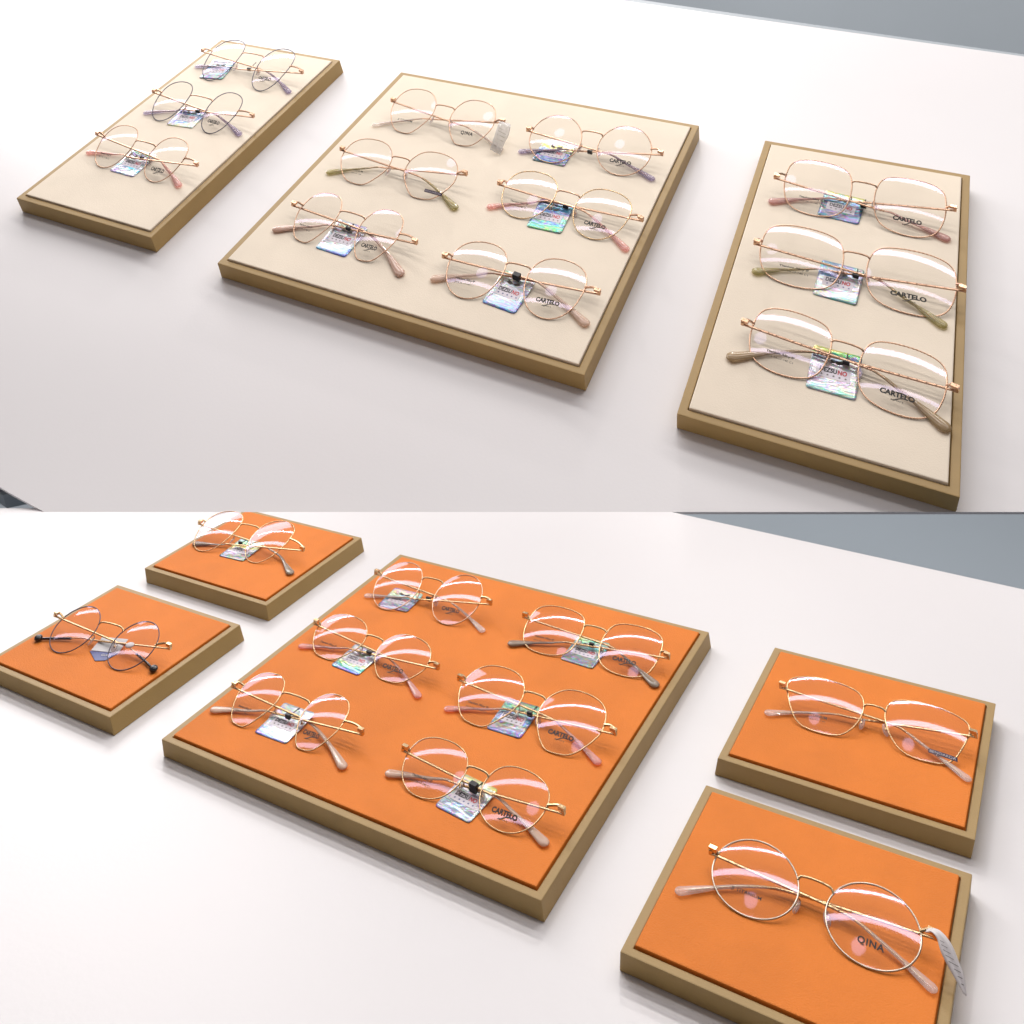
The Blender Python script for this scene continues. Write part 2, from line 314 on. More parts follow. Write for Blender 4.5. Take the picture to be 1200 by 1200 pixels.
# ---------------------------------------------------------------- the setting
def px_plane(g, u, v, z):
    """point of the photographed edge on the plane z of a tray group (group units)"""
    Mi = GM[g].inverted(); c = Mi @ Vector(CAM_LOC)
    d = Matrix(CAM_ROT) @ Vector(((u-CX)/F, -(v-CY)/F, -1)); d = Mi.to_3x3() @ d
    return c+d*((z-c.z)/d.z)
# sloped back counter: white top plane, thin edge band, blue grey body below
zt = -THA
A_edge = [Vector((x, y, zt)) for x, y in ((-.4227, -1.1749), (1.46, -.4104), (1.5715, 1.2309), (-4.1272, 1.3739), (-3.0, -1.6), (-.95, -1.45), (-.5312, -1.1707))]
def slab(name, poly, depth, M4, m, kind='structure'):
    P = [M4 @ p for p in poly]; n = len(P)
    nrm = (M4.to_3x3() @ Vector((0, 0, 1))).normalized()
    Q = [p-nrm*depth for p in P]
    me = mesh(name, P+Q, [tuple(range(n)), tuple(range(n, 2*n))[::-1]]+[(i, n+i, n+(i+1) % n, (i+1) % n) for i in range(n)])
    bm = bmesh.new(); bm.from_mesh(me); bmesh.ops.recalc_face_normals(bm, faces=bm.faces); bm.to_mesh(me); bm.free()
    o = link(name, me, m); o['kind'] = kind; return o
# polygon seen through the photo: front edge is the seam with the lower counter
s0, s1 = px_plane('A', 52, 600, zt), px_plane('A', 1300, 600, zt)
a_poly = [s0, s1, px_plane('A', 1300, 80.1, zt), px_plane('A', 795, 10, zt), px_plane('A', 600, -18, zt), px_plane('A', -150, -130, zt), px_plane('A', -150, 480, zt), px_plane('A', 10, 577, zt)]
up = slab('sloped_counter_top', a_poly, .003, MA, M['white'])
band = slab('sloped_counter_edge', [px_plane('A', 62, 600.0, zt-.03)+Vector((.05, .12, 0)), s1+Vector((0, .16, -.03)), px_plane('A', 1300, 78, zt-.03), px_plane('A', -150, -128, zt-.03), px_plane('A', -150, 486, zt-.03), px_plane('A', 3, 580, zt-.03)], .02, MA, M['edge'])
# lower counter
zb = -THB
b0, b1 = px_plane('B', -80, 599.6, zb), px_plane('B', 785, 599.6, zb)
dback = Vector((-(b1-b0).y, (b1-b0).x, 0)).normalized()*.03
b_poly = [px_plane('B', -150, 1320, zb), px_plane('B', 1330, 1320, zb), px_plane('B', 1330, 719.5, zb), b1, b1+dback, b0+dback, b0, px_plane('B', -700, 900, zb)]
low = slab('counter_top', b_poly, .018, MB, M['white'])
# plinth that carries the sloped counter, standing behind the lower counter
P0 = MA @ px_plane('A', 60, 600, zt); P1 = MA @ px_plane('A', 520, 600, zt)
d = (P1-P0).normalized(); back = Vector((-d.y, d.x, 0)).normalized()
if back.y < 0: back = -back
P0 = P0+back*.08; P1 = P1+back*.08
top0, top1 = P0+Vector((0, 0, .02)), P1+Vector((0, 0, .02))
vs = [top0, top1, top1+back*.25+Vector((0, 0, .08)), top0+back*.25+Vector((0, 0, .08))]
vs += [Vector((p.x, p.y, -.86)) for p in vs]
pl = link('plinth', mesh('plinth', vs, [(0, 1, 2, 3), (7, 6, 5, 4), (0, 4, 5, 1), (1, 5, 6, 2), (2, 6, 7, 3), (3, 7, 4, 0)]), M['plinth']); pl['kind'] = 'structure'
# floor and far wall
fl = link('floor', mesh('floor', [(-6, -4, -.86), (6, -4, -.86), (6, 6, -.86), (-6, 6, -.86)], [(0, 1, 2, 3)]), M['floor']); fl['kind'] = 'structure'
wl = link('wall', mesh('wall', [(-6, 3.2, -.86), (6, 2.4, -.86), (6, 2.4, 3), (-6, 3.2, 3), (-6, 3.3, -.86), (6, 2.5, -.86), (6, 2.5, 3), (-6, 3.3, 3)], [(0, 1, 2, 3), (7, 6, 5, 4), (0, 4, 5, 1), (1, 5, 6, 2), (2, 6, 7, 3), (3, 7, 4, 0)]), M['bluegrey']); wl['kind'] = 'structure'

# ---------------------------------------------------------------- trays
CUT = (Vector((-1.7116, .2675, 0)), Vector((-.8622, .6685, 0)), Vector((-1.3528, .5439, -.0398)))
def tray(key, label, panelmat):
    g = 'A' if key in ('T1', 'T2', 'T3') else 'B'
    th = THA if g == 'A' else THB
    x, y, a, w, h, ox, oy = TR[key]; ox *= .75; oy *= .75
    root = bpy.data.objects.new('display_tray', None); COL.objects.link(root); root.empty_display_size = .05
    root.matrix_world = GM[g] @ Matrix.Translation((x, y, -th)) @ Matrix.Rotation(a, 4, 'Z')
    tag(root, label, 'display tray', 'cream display trays' if g == 'A' else 'orange display trays')
    IW, GAP, DEP = 6.0*mm, .8*mm, 2.4*mm
    def rect(i, z, dx=0, dy=0): return [Vector((sx*(w/2-i)+dx, sy*(h/2-i)+dy, z+th)) for sx, sy in ((-1, -1), (1, -1), (1, 1), (-1, 1))]
    V = rect(0, -th+.0004, ox, oy)+rect(0, 0)+rect(IW, 0)+rect(IW, -DEP)
    F_ = [(3, 2, 1, 0), (12, 13, 14, 15)]
    for b in (0, 4, 8):
        for i in range(4): F_.append((b+i, b+(i+1) % 4, b+4+(i+1) % 4, b+4+i))
    pv = rect(IW+GAP, -DEP+.0002)+rect(IW+GAP, PROUD)
    pf = [(3, 2, 1, 0), (4, 5, 6, 7)]+[(i, (i+1) % 4, 4+(i+1) % 4, 4+i) for i in range(4)]
    for nm, vv, ff, m, bw in (('frame', V, F_, M['wood'], .7*mm), ('panel', pv, pf, panelmat, .8*mm)):
        me = mesh(nm, vv, ff); bm = bmesh.new(); bm.from_mesh(me); bmesh.ops.recalc_face_normals(bm, faces=bm.faces)
        eds = [e for e in bm.edges if e.calc_face_angle(0) > .5]
        bmesh.ops.bevel(bm, geom=eds, offset=bw, segments=2, profile=.6, affect='EDGES')
        if key == 'T4':
            L = Matrix.Translation((x, y, -th)) @ Matrix.Rotation(a, 4, 'Z'); Li = L.inverted()
            c0, c1, c2 = [Li @ p for p in CUT]; nn = (c1-c0).cross(c2-c0).normalized()
            if nn.dot((Li @ Vector((x, y, 0)))-c0) > 0: nn = -nn
            r = bmesh.ops.bisect_plane(bm, geom=bm.verts[:]+bm.edges[:]+bm.faces[:], plane_co=c0, plane_no=nn, clear_outer=True)
            bmesh.ops.holes_fill(bm, edges=[e for e in bm.edges if e.is_boundary])
            bmesh.ops.recalc_face_normals(bm, faces=bm.faces)
        bm.to_mesh(me); bm.free()
        link(nm, me, m, root)
    return root
tray('T1', 'long narrow cream tray at the left of the sloped counter holding three glasses', M['cream'])
tray('T2', 'big square cream tray in the middle of the sloped counter holding six glasses', M['cream'])
tray('T3', 'long narrow cream tray at the right holding three wide square glasses', M['cream'])
tray('T4', 'small orange tray at the back left under clear round glasses, partly hidden by the slope', M['orange'])
tray('T5', 'small orange tray at the left edge under dark glasses with black ball tips', M['orange'])
tray('T6', 'big square orange tray in the middle holding six glasses', M['orange'])
tray('T7', 'small orange tray at the right under glasses with a dark lens sticker', M['orange'])
tray('T8', 'small orange tray at the lower right under round glasses printed QINA', M['orange'])

# ---------------------------------------------------------------- glasses
SH = {
 'round': [(math.cos(t*math.pi/8), math.sin(t*math.pi/8)) for t in range(16)],
 'panto': [(-.45, 1), (.25, 1.02), (.8, .82), (1.02, .4), (1, -.1), (.8, -.65), (.35, -1), (-.2, -1.03), (-.7, -.78), (-.98, -.25), (-1.02, .3), (-.85, .75)],
 'geo': [(-.5, 1), (.4, 1), (.85, .72), (1.02, .15), (.92, -.3), (.5, -.92), (.0, -1.02), (-.42, -.98), (-.9, -.35), (-1.03, .1), (-.92, .6)],
 'square': [(-.5, 1), (.4, 1.02), (.9, .85), (1.03, .35), (1, -.3), (.8, -.8), (.3, -1.02), (-.35, -1), (-.85, -.75), (-1.02, -.2), (-1.03, .4), (-.88, .85)],
 'crown': [(-.75, .97), (.2, 1.02), (.85, .86), (1.02, .6), (.88, -.1), (.6, -.85), (.1, -1.02), (-.5, -.95), (-.85, -.45), (-1.02, .2), (-.98, .7)],
}
def outline(s):
    p = [Vector(q) for q in SH[s]]
    for _ in range(3):
        q = []
        for i in range(len(p)):
            a, b = p[i], p[(i+1) % len(p)]; q += [a*.75+b*.25, a*.25+b*.75]
        p = q
    xs = [q.x for q in p]; ys = [q.y for q in p]
    cx_, cy_ = (max(xs)+min(xs))/2, (max(ys)+min(ys))/2; p = [Vector((q.x-cx_, q.y-cy_)) for q in p]
    mx, my = max(abs(q.x) for q in p), max(abs(q.y) for q in p)
    return [Vector((q.x/mx, q.y/my)) for q in p]
OUT = {k: outline(k) for k in SH}
RL = 130.0
ORI = {k: (1 if sum(o[i].x*o[(i+1) % len(o)].y-o[(i+1) % len(o)].x*o[i].y for i in range(len(o))) > 0 else -1) for k, o in OUT.items()}
#         metal, rim, tip, beaded, left print, right print, lens
G = {
 'A1': ('rose', 'dark', 't_lilac', 0, None, 'C', 'lens', 'black rimmed glasses over a dark navy hologram card, rearmost on the left cream tray'),
 'A2': ('rose', 'dark', 't_lilac', 0, None, 'C', 'lens', 'black rimmed glasses between the other two on the left cream tray'),
 'A3': ('rose', 'rose', 't_pink', 0, 'T', 'C', 'lens', 'rose gold glasses with pink tips, nearest of three on the left cream tray'),
 'A4': ('rose', 'rose', 't_clear', 0, 'B', 'Q', 'lens', 'rose gold glasses printed QINA with a clear plastic tag on the cream tray'),
 'A5': ('rose', 'rose', 't_olive', 0, 'B2', 'S', 'lens', 'glasses with olive tips and a dark lens sticker, middle left of the big cream tray'),
 'A6': ('rose', 'rose', 't_dusty', 0, 'T', 'C', 'lens', 'geometric glasses with opaque dusty pink tips at the front left of the big cream tray'),
 'A7': ('rose', 'rose', 't_lilac', 0, None, 'C', 'lens', 'round rose gold glasses with lilac tips at the back right of the big cream tray'),
 'A8': ('rose', 'gold', 't_pink', 0, 'T', 'C', 'lens', 'thin rimmed glasses with pink tips over a blue and green card on the cream tray'),
 'A9': ('rose', 'rose', 't_beige', 0, 'T', 'C', 'lens', 'large glasses with opaque beige tips and a black band, nearest on the big cream tray'),
 'A10': ('rose', 'rose', 't_mauve', 1, 'T', 'C', 'lens', 'square glasses with mauve pink tips, rearmost on the right cream tray'),
 'A11': ('rose', 'rose', 't_olive', 1, 'T', 'C', 'lens', 'widest square glasses with olive tips, middle of the right cream tray'),
 'A12': ('rose', 'rose', 't_brown', 1, 'T', 'C', 'lens', 'square glasses with brown tips, nearest on the right cream tray'),
 'B1': ('gold', 'gold', 't_greybrown', 0, None, None, 'lens_pink', 'pale gold glasses alone on the small orange tray at the back left'),
 'B2': ('gold', 'dark', 't_black', 0, None, None, 'lens_pink', 'dark rimmed round glasses with black ball tips on the left orange tray'),
 'B3': ('gold', 'rose', 't_clear', 0, None, 'C', 'lens_pink', 'thin rimmed glasses at the back left of the big orange tray'),
 'B4': ('gold', 'gold', 't_pink', 0, 'T', 'C', 'lens_pink', 'six sided gold glasses with pink tips, middle left of the big orange tray'),
 'B5': ('gold', 'gold', 't_beige', 0, 'T', 'C', 'lens', 'geometric gold glasses with milky beige tips at the front left of the big orange tray'),
 'B6': ('gold', 'gold', 't_greybrown', 1, 'T', 'C', 'lens_pink', 'squarish gold glasses with grey brown tips at the back right of the big orange tray'),
 'B7': ('gold', 'gold', 't_pink', 0, 'T', 'C', 'lens', 'gold glasses with pink tips at the middle right of the big orange tray'),
 'B8': ('gold', 'gold', 't_beige', 0, 'T', 'C', 'lens', 'round gold glasses with a black band, nearest on the big orange tray'),
 'B9': ('gold', 'gold', 't_clear', 1, 'B2', 'S', 'lens_pink', 'wide flat topped glasses with clear tips and a dark lens sticker on an orange tray'),
 'B10': ('gold', 'silver', 't_clear', 1, 'B', 'Q', 'lens', 'round silver and gold glasses printed QINA on the lower right orange tray'),
}
def build_glasses(key):
    metal, rimm, tipm, bead, lp, rp, lensm, label = G[key]
    q = GL[key]; g = key[0]; a, b, gap, tl = q['a'], q['b'], q['gap'], q['tilt']
    dome = lambda dx, dy: (b*b-dx*dx-dy*dy)/(2*RL)+.45
    ct, stt = math.cos(tl), math.sin(tl)
    root = bpy.data.objects.new('eyeglasses', None); COL.objects.link(root); root.empty_display_size = 5
    root.matrix_world = GM[g] @ Matrix.Translation((q['x'], q['y'], -.9*mm)) @ Matrix.Rotation(q['rot'], 4, 'Z') @ Matrix.Scale(mm, 4)
    tag(root, label, 'eyeglasses', 'folded eyeglasses on the trays')
    Z0 = 3.15
    fr = lambda p: Vector((p.x, p.y*ct-p.z*stt, Z0+p.y*stt+p.z*ct))
    ol = OUT[q['shape']]; N = len(ol)
    thin = .47 if g == 'B' else .49
    def inner_x(yy, side):   # x of the rim's nose side (or temple side) at height yy
        return None
    def rim_pt(side, ang_y, inner=True):
        best = None
        for i in range(N):
            p, r = ol[i], ol[(i+1) % N]
            if (p.y-ang_y)*(r.y-ang_y) <= 0 and abs(p.y-r.y) > 1e-6:
                xx = p.x+(r.x-p.x)*(ang_y-p.y)/(r.y-p.y)
                if best is None or (xx < best if inner else xx > best): best = xx
        dx, dy = best*a, ang_y*b
        return Vector((side*(gap/2+a+dx), b+dy, dome(dx, dy)))
    for side in (-1, 1):
        # lens: two domed faces and an edge, with exact surface normals
        lv, lf, ln = [], [], []; rings = 6; th = 1.1
        nf = lambda dx, dy, s_: Vector((side*dx/RL*s_, (dy/RL*ct-stt)*s_, (dy/RL*stt+ct)*s_)).normalized()
        for zoff, s_ in ((0, 1), (-th, -1)):
            base = len(lv); lv.append(Vector((side*(gap/2+a), b, dome(0, 0)+zoff))); ln.append(nf(0, 0, s_))
            for r in range(1, rings+1):
                for p in ol:
                    dx, dy = p.x*a*r/rings*.992, p.y*b*r/rings*.992
                    lv.append(Vector((side*(gap/2+a+dx), b+dy, dome(dx, dy)+zoff))); ln.append(nf(dx, dy, s_))
            flip = s_*side*ORI[q['shape']] < 0
            for k in range(N):
                t = (base, base+1+k, base+1+(k+1) % N); lf.append(t[::-1] if flip else t)
            for r in range(rings-1):
                for k in range(N):
                    i0 = base+1+r*N+k; i1 = base+1+r*N+(k+1) % N; t = (i0, i0+N, i1+N, i1); lf.append(t[::-1] if flip else t)
        e0 = len(lv)
        for zoff in (0, -th):
            for p in ol:
                dx, dy = p.x*a*.992, p.y*b*.992; lv.append(Vector((side*(gap/2+a+dx), b+dy, dome(dx, dy)+zoff)))
                ln.append(Vector((side*p.x, p.y*ct, p.y*stt)).normalized())
        for k in range(N):
            t = (e0+k, e0+N+k, e0+N+(k+1) % N, e0+(k+1) % N); lf.append(t[::-1] if side*ORI[q['shape']] < 0 else t)
        lme = mesh('lens', [fr(p) for p in lv], lf, True); lme.normals_split_custom_set_from_vertices(ln)
        lens = link('lens', lme, M[lensm], root)
        # rim wire, beaded on some frames
        R = Geo(); P = []
        src = ol
        if bead:
            src = []
            for i in range(N):
                src += [ol[i], (ol[i]+ol[(i+1) % N])/2]
        for p in src:
            dx, dy = p.x*a, p.y*b; P.append(Vector((side*(gap/2+a+dx), b+dy, dome(dx, dy)-.45)))
        rr = [thin*(1.5 if i % 2 == 0 else .8) for i in range(len(P))] if bead else thin*1.05
        R.tube(P, rr, 8 if not bead else 6, closed=True)
        R.done('rim', M[rimm], root, xf=fr)
        # printing on the lens
        def printed(txt, w, ox, oy, m, h=None, bold=0., name='lens_print', sp=1.):
            v, f = textg(txt, w, h, bold, sp)
            vv = []
            for p in v:
                dx, dy = p.x+ox, p.y+oy; vv.append(fr(Vector((side*(gap/2+a)+dx, b+dy, dome(dx, dy)+.18))))
            return link(name, mesh(name, vv, f), m, lens)
        if side == 1 and rp == 'C':
            printed('CARTELO', a*.80, 1.5-a*.06, -b*.52, M['ink'], 3.9, .045)
            s = Geo()
            sw = catmull([(-4, -1.6, 0), (-1.5, -.9, 0), (1.5, .9, 0), (4.5, 1.5, 0)], 5)
            s.tube([Vector((gap/2+a+p.x+.5, b+p.y-b*.52-3.0, dome(p.x, p.y-b*.52-3)+.2)) for p in sw], [.2+.3*math.sin(i/len(sw)*math.pi) for i in range(len(sw))], 5, flat=.3)
            s.done('lens_print', M['inkgrey'], lens, xf=fr)
            printed('sport', a*.3, .5, -b*.52-4.4, M['inkgrey'], 1.7)
        elif side == 1 and rp == 'Q':
            printed('Q!NA' if False else 'QINA', a*.56, 1.5, -b*.52, M['ink'], 4.6, .03, sp=1.15)
        elif side == 1 and rp == 'S':
            v = []; f = []
            bxw, bxh, cx0, cy0 = a*.66, 3.0, a*.42, -b*.66
            nseg = 8
            for i in range(nseg+1):
                for yy in (-.5, .5):
                    dx, dy = cx0+(i/nseg-.5)*bxw, cy0+yy*bxh; v.append(fr(Vector((gap/2+a+dx, b+dy, dome(dx, dy)+.15))))
            for i in range(nseg): f.append((2*i, 2*i+2, 2*i+3, 2*i+1))
            link('lens_sticker', mesh('lens_sticker', v, f), M['sticker'], lens)
            vt, ft = textg('BENOARDA', bxw*.9, 1.8, .0)
            link('sticker_text', mesh('sticker_text', [fr(Vector((gap/2+a+p.x+cx0, b+p.y+cy0, dome(p.x+cx0, p.y+cy0)+.3))) for p in vt], ft), M['lilacpaper'], lens)
        if side == -1 and lp == 'T':
            printed('Titanium Alloy IP', a*.72, -3, -b*.48, M['ink'], 2.3, .03)
            printed('5419 54-17-140 C1', a*.70, -3, -b*.48-3.4, M['inkgrey'], 1.5, .01)
        elif side == -1 and lp == 'B':
            printed('\u03b2 TITANIUM', a*.70, -1.5, -b*.52, M['ink'], 2.6, .02, sp=1.1)
        elif side == -1 and lp == 'B2':
            printed('TITANIUM', a*.46, -2, -b*.50, M['inkgrey'], 2.0, .01)
            printed('54-17-143', a*.40, -2, -b*.50-3, M['inkgrey'], 1.2)
        # nose pad on its wire arm
        c = Vector((side*(gap/2+.6), b*.86, -4.4)); rp_ = rim_pt(side, -.05)
        Rm = Matrix.Rotation(side*.55, 3, 'Y') @ Matrix.Rotation(side*.28, 3, 'Z')
        N_ = Geo(); N_.ball(c, 2.5, 4.6, 1.1, Rm)
        pad = N_.done('nose_pad', M['pad'], root, xf=fr)
        N_ = Geo(); N_.tube(catmull([rp_+Vector((0, 0, -.5)), rp_+Vector((-side*.8, 1.4, -2.6)), rp_+Vector((-side*.9, -.4, -4.0)), c+Vector((side*.5, .3, .4))], 4), .36, 6)
        N_.ball(c+Vector((side*.3, .2, .7)), 1.0, 1.3, .6)
        N_.done('pad_arm', M[metal], pad, xf=fr)
        # end piece and hinge block
        hx, hy = q['h'][0 if side < 0 else 1]; hz = q['hz']+1.0
        yr = min(.86, max(.25, ((hy/ct)/b-1)*.92)); ro = fr(rim_pt(side, yr, False)+Vector((0, 0, -.4)))
        H = Vector((hx, hy, hz)); mid = (ro+H)/2+Vector((0, 1.0, .7))
        E_ = Geo(); E_.tube(catmull([ro, mid, H+Vector((-side*1.2, 0, .5)), H+Vector((0, -.3, -.8))], 5), 1.0, 8, flat=.9)
        E_.box(H+Vector((-side*2.0, -.4, .1)), 5.0, 3.0, 2.2, Matrix.Rotation(-.12, 3, 'Z'))
        E_.box(H+Vector((-side*.6, -.9, -1.9)), 2.4, 2.6, 2.6)
        E_.tube([ro+Vector((0, -1.6, -.2)), ro+Vector((side*.6, 0, -.5)), ro+Vector((side*.2, 1.4, 0))], .75, 6)
        e_ = E_.done('end_piece', M[metal], root, smooth=False)
        # temple: bar folded behind the lenses, then a plastic tip that bends down to the panel
        tx, ty = q['tips'][1 if side < 0 else 0]
        zl = 1.2 if side < 0 else -1.2
        o_ = -side   # the way this temple runs
        sgn = 1 if tx > 0 else -1
        S0 = H+Vector((-side*1.5, -1.4, -2.6))
        ax_ = abs(tx); T = Vector((tx, ty, 4.2))
        m1 = Vector((sgn*12, hy-3.2, 7.4+zl)); m0 = S0.lerp(m1, .5)
        bend = Vector((sgn*(ax_-30), hy-.40*(hy-ty), 5.4+zl*.5))
        b2 = bend.lerp(T, .5)+Vector((0, .8, 0)); b2.z = 4.5+zl*.15
        path = catmull([S0, m0, m1, m1.lerp(bend, .5)+Vector((0, 2.2, 0)), bend, b2, T], 7)
        n = len(path); k0 = int(n*(.40 if tipm in ('t_dusty', 't_beige', 't_brown', 't_lilac', 't_mauve') else .50))
        B = Geo(); B.tube(path[:k0+1], [1.15 if i < k0*.9 else .8 for i in range(k0+1)], 8, flat=.55, up=Vector((0, 0, 1)))
        if bead:
            for i in range(2, k0, 1): B.ball(path[i], 1.3, 1.3, .85, nu=6, nv=4)
        B.tube(path[k0:n-2], .55, 6)
        tp = B.done('temple', M[metal], root)
        T_ = Geo(); pl_ = path[k0:]; m_ = len(pl_)
        if tipm == 't_black':
            T_.tube(pl_[m_//3:], 1.15, 8); T_.ball(T+Vector((0, 0, 1)), 4.0, 4.0, 2.4)
        else:
            fat = {'t_dusty': 4.5, 't_beige': 4.1, 't_brown': 4.8, 't_greybrown': 4.6, 't_olive': 4.2, 't_mauve': 4.1}.get(tipm, 3.6)
            rad = []
            for i in range(m_):
                t = i/(m_-1); rad.append(1.15+(1.7-1.15)*min(1, t*2)+(fat-1.7)*max(0, (t-.62)/.38)**.8)
            T_.tube(pl_, rad, 10, flat=.36)
        T_.done('temple_tip', M[tipm], tp)
        if key == 'B2' and side == -1:
            D = Geo(); D.ball(bend+Vector((-9, 1, 5)), 4.2, 4.2, 1.6); D.done('security_dot', M['paper'], tp)
    # bridge
    yb = .40 if q['shape'] != 'square' else .46
    pL, pR = rim_pt(-1, yb), rim_pt(1, yb)
    rise = 1.6 if q['shape'] != 'round' else 2.6
    B = Geo()
    B.tube(catmull([pL+Vector((0, 0, -.4)), pL+Vector((gap*.13, rise*.8, .7)), Vector((0, max(pL.y, pR.y)+rise, pL.z+1.2)), pR+Vector((-gap*.13, rise*.8, .7)), pR+Vector((0, 0, -.4))], 7), .8, 8, flat=.8)
    B.done('bridge', M[metal], root, xf=fr)
    return root
for k in G: build_glasses(k)

# ---------------------------------------------------------------- hologram cards hanging from the glasses
w_, nv_, cy_c, gn, yl, mg, gy, lb = (.66, .65, .70), (.02, .03, .12), (.05, .55, .75), (.03, .5, .12), (.95, .85, .1), (.75, .2, .6), (.16, .17, .2), (.35, .55, .95)
HC = {
 'A1': ([(0, (.02, .05, .10)), (.30, (.02, .09, .16)), (.42, (.25, .55, .75)), (.52, (.02, .10, .22)), (.66, cy_c), (.8, (.75, .7, .8)), (1, (.1, .2, .3))], 'dark navy card with painted pale blue glints under the rearmost glasses of the left cream tray'),
 'A2': ([(0, w_), (.18, (.95, .95, .5)), (.34, (.25, .35, .75)), (.48, (.4, .5, .7)), (.62, (.03, .06, .3)), (.8, (.05, .06, .35)), (1, mg)], 'blue card with a pale yellow lower edge under the middle left glasses'),
 'A3': ([(0, (.6, .6, .95)), (.15, w_), (.3, cy_c), (.38, w_), (.6, (.75, .72, .8)), (.75, (.1, .15, .2)), (1, w_)], 'silvery white card under the nearest glasses of the left cream tray'),
 'A6': ([(0, (.1, .2, .8)), (.14, (.25, .55, .95)), (.25, (.75, .85, .98)), (.34, w_), (.65, w_), (.8, (.35, .35, .38)), (1, w_)], 'white card with a light blue lower band beside dusty pink tips on the cream tray'),
 'A7': ([(0, (.05, .07, .14)), (.2, (.06, .12, .35)), (.45, (.05, .12, .4)), (.6, (.1, .25, .6)), (.72, yl), (.82, w_), (1, w_)], 'dark blue card with a yellow streak under round glasses on the big cream tray'),
 'A8': ([(0, (.03, .4, .2)), (.16, gn), (.27, (.05, .2, .65)), (.36, (.03, .45, .3)), (.5, w_), (.66, (.05, .2, .6)), (.8, (.1, .5, .8)), (1, nv_)], 'blue and green card under the glasses in the middle right of the cream tray'),
 'A9': ([(0, (.08, .16, .55)), (.14, (.12, .25, .7)), (.25, (.3, .42, .6)), (.36, (.55, .6, .7)), (.55, w_), (.75, (.9, .9, .92)), (1, (.6, .75, .7))], 'white topped card with steel blue lower half, nearest on the big cream tray'),
 'A10': ([(0, nv_), (.12, (.1, .25, .5)), (.24, (.35, .3, .55)), (.36, (.02, .12, .22)), (.62, (.03, .06, .2)), (.78, (.2, .6, .75)), (.88, yl), (1, yl)], 'dark card with a yellow top band under the rearmost glasses of the right tray'),
 'A11': ([(0, (.1, .4, .3)), (.12, w_), (.24, (.25, .25, .2)), (.34, w_), (.6, w_), (.74, (.1, .3, .7)), (.84, w_), (1, (.05, .3, .55))], 'silver white card under the widest square glasses of the right tray'),
 'A12': ([(0, w_), (.09, (.1, .6, .4)), (.16, w_), (.4, w_), (.68, w_), (.78, (.2, .25, .55)), (.88, gn), (1, yl)], 'white card with a green streak under the nearest glasses of the right tray'),
 'B1': ([(0, (.06, .06, .09)), (.3, (.07, .08, .12)), (.45, (.5, .45, .7)), (.62, yl), (.78, (.1, .7, .3)), (1, (.1, .3, .3))], 'dark card with a painted yellow and green glint on the back left orange tray'),
 'B3': ([(0, (.10, .12, .2)), (.24, (.12, .16, .32)), (.4, (.5, .55, .7)), (.52, (.1, .3, .55)), (.66, (.4, .85, .9)), (.8, (.9, .9, .5)), (1, mg)], 'rainbow card with a dark edge, rearmost on the big orange tray'),
 'B4': ([(0, (.2, .1, .7)), (.12, (.05, .2, .75)), (.24, (.15, .7, .5)), (.32, (.8, .85, .3)), (.4, w_), (.65, (.7, .65, .7)), (.78, (.2, .2, .2)), (1, w_)], 'card with a blue and green rainbow lower band on the big orange tray'),
 'B5': ([(0, (.15, .25, .85)), (.12, (.4, .6, .95)), (.22, (.85, .75, .95)), (.32, w_), (.66, w_), (.78, (.3, .35, .35)), (1, w_)], 'white card with a lilac blue lower band at the front left of the orange tray'),
 'B6': ([(0, gy), (.2, (.2, .21, .26)), (.36, (.14, .15, .2)), (.5, w_), (.64, (.05, .7, .65)), (.76, w_), (.86, (.1, .7, .4)), (1, yl)], 'dark grey card with a turquoise upper half at the back right of the orange tray'),
 'B7': ([(0, (.1, .08, .35)), (.1, (.35, .4, .8)), (.2, (.55, .45, .4)), (.3, (.1, .1, .1)), (.42, (.1, .3, .65)), (.6, (.3, .3, .7)), (.76, (.3, .8, .4)), (1, nv_)], 'multicoloured violet and green card at the middle right of the big orange tray'),
 'B8': ([(0, (.12, .14, .6)), (.1, (.35, .42, .62)), (.2, (.6, .68, .8)), (.28, (.22, .3, .48)), (.42, (.75, .75, .85)), (.6, w_), (.8, (.85, .9, .85)), (1, yl)], 'white topped card with steel blue lower half, nearest on the orange tray'),
}
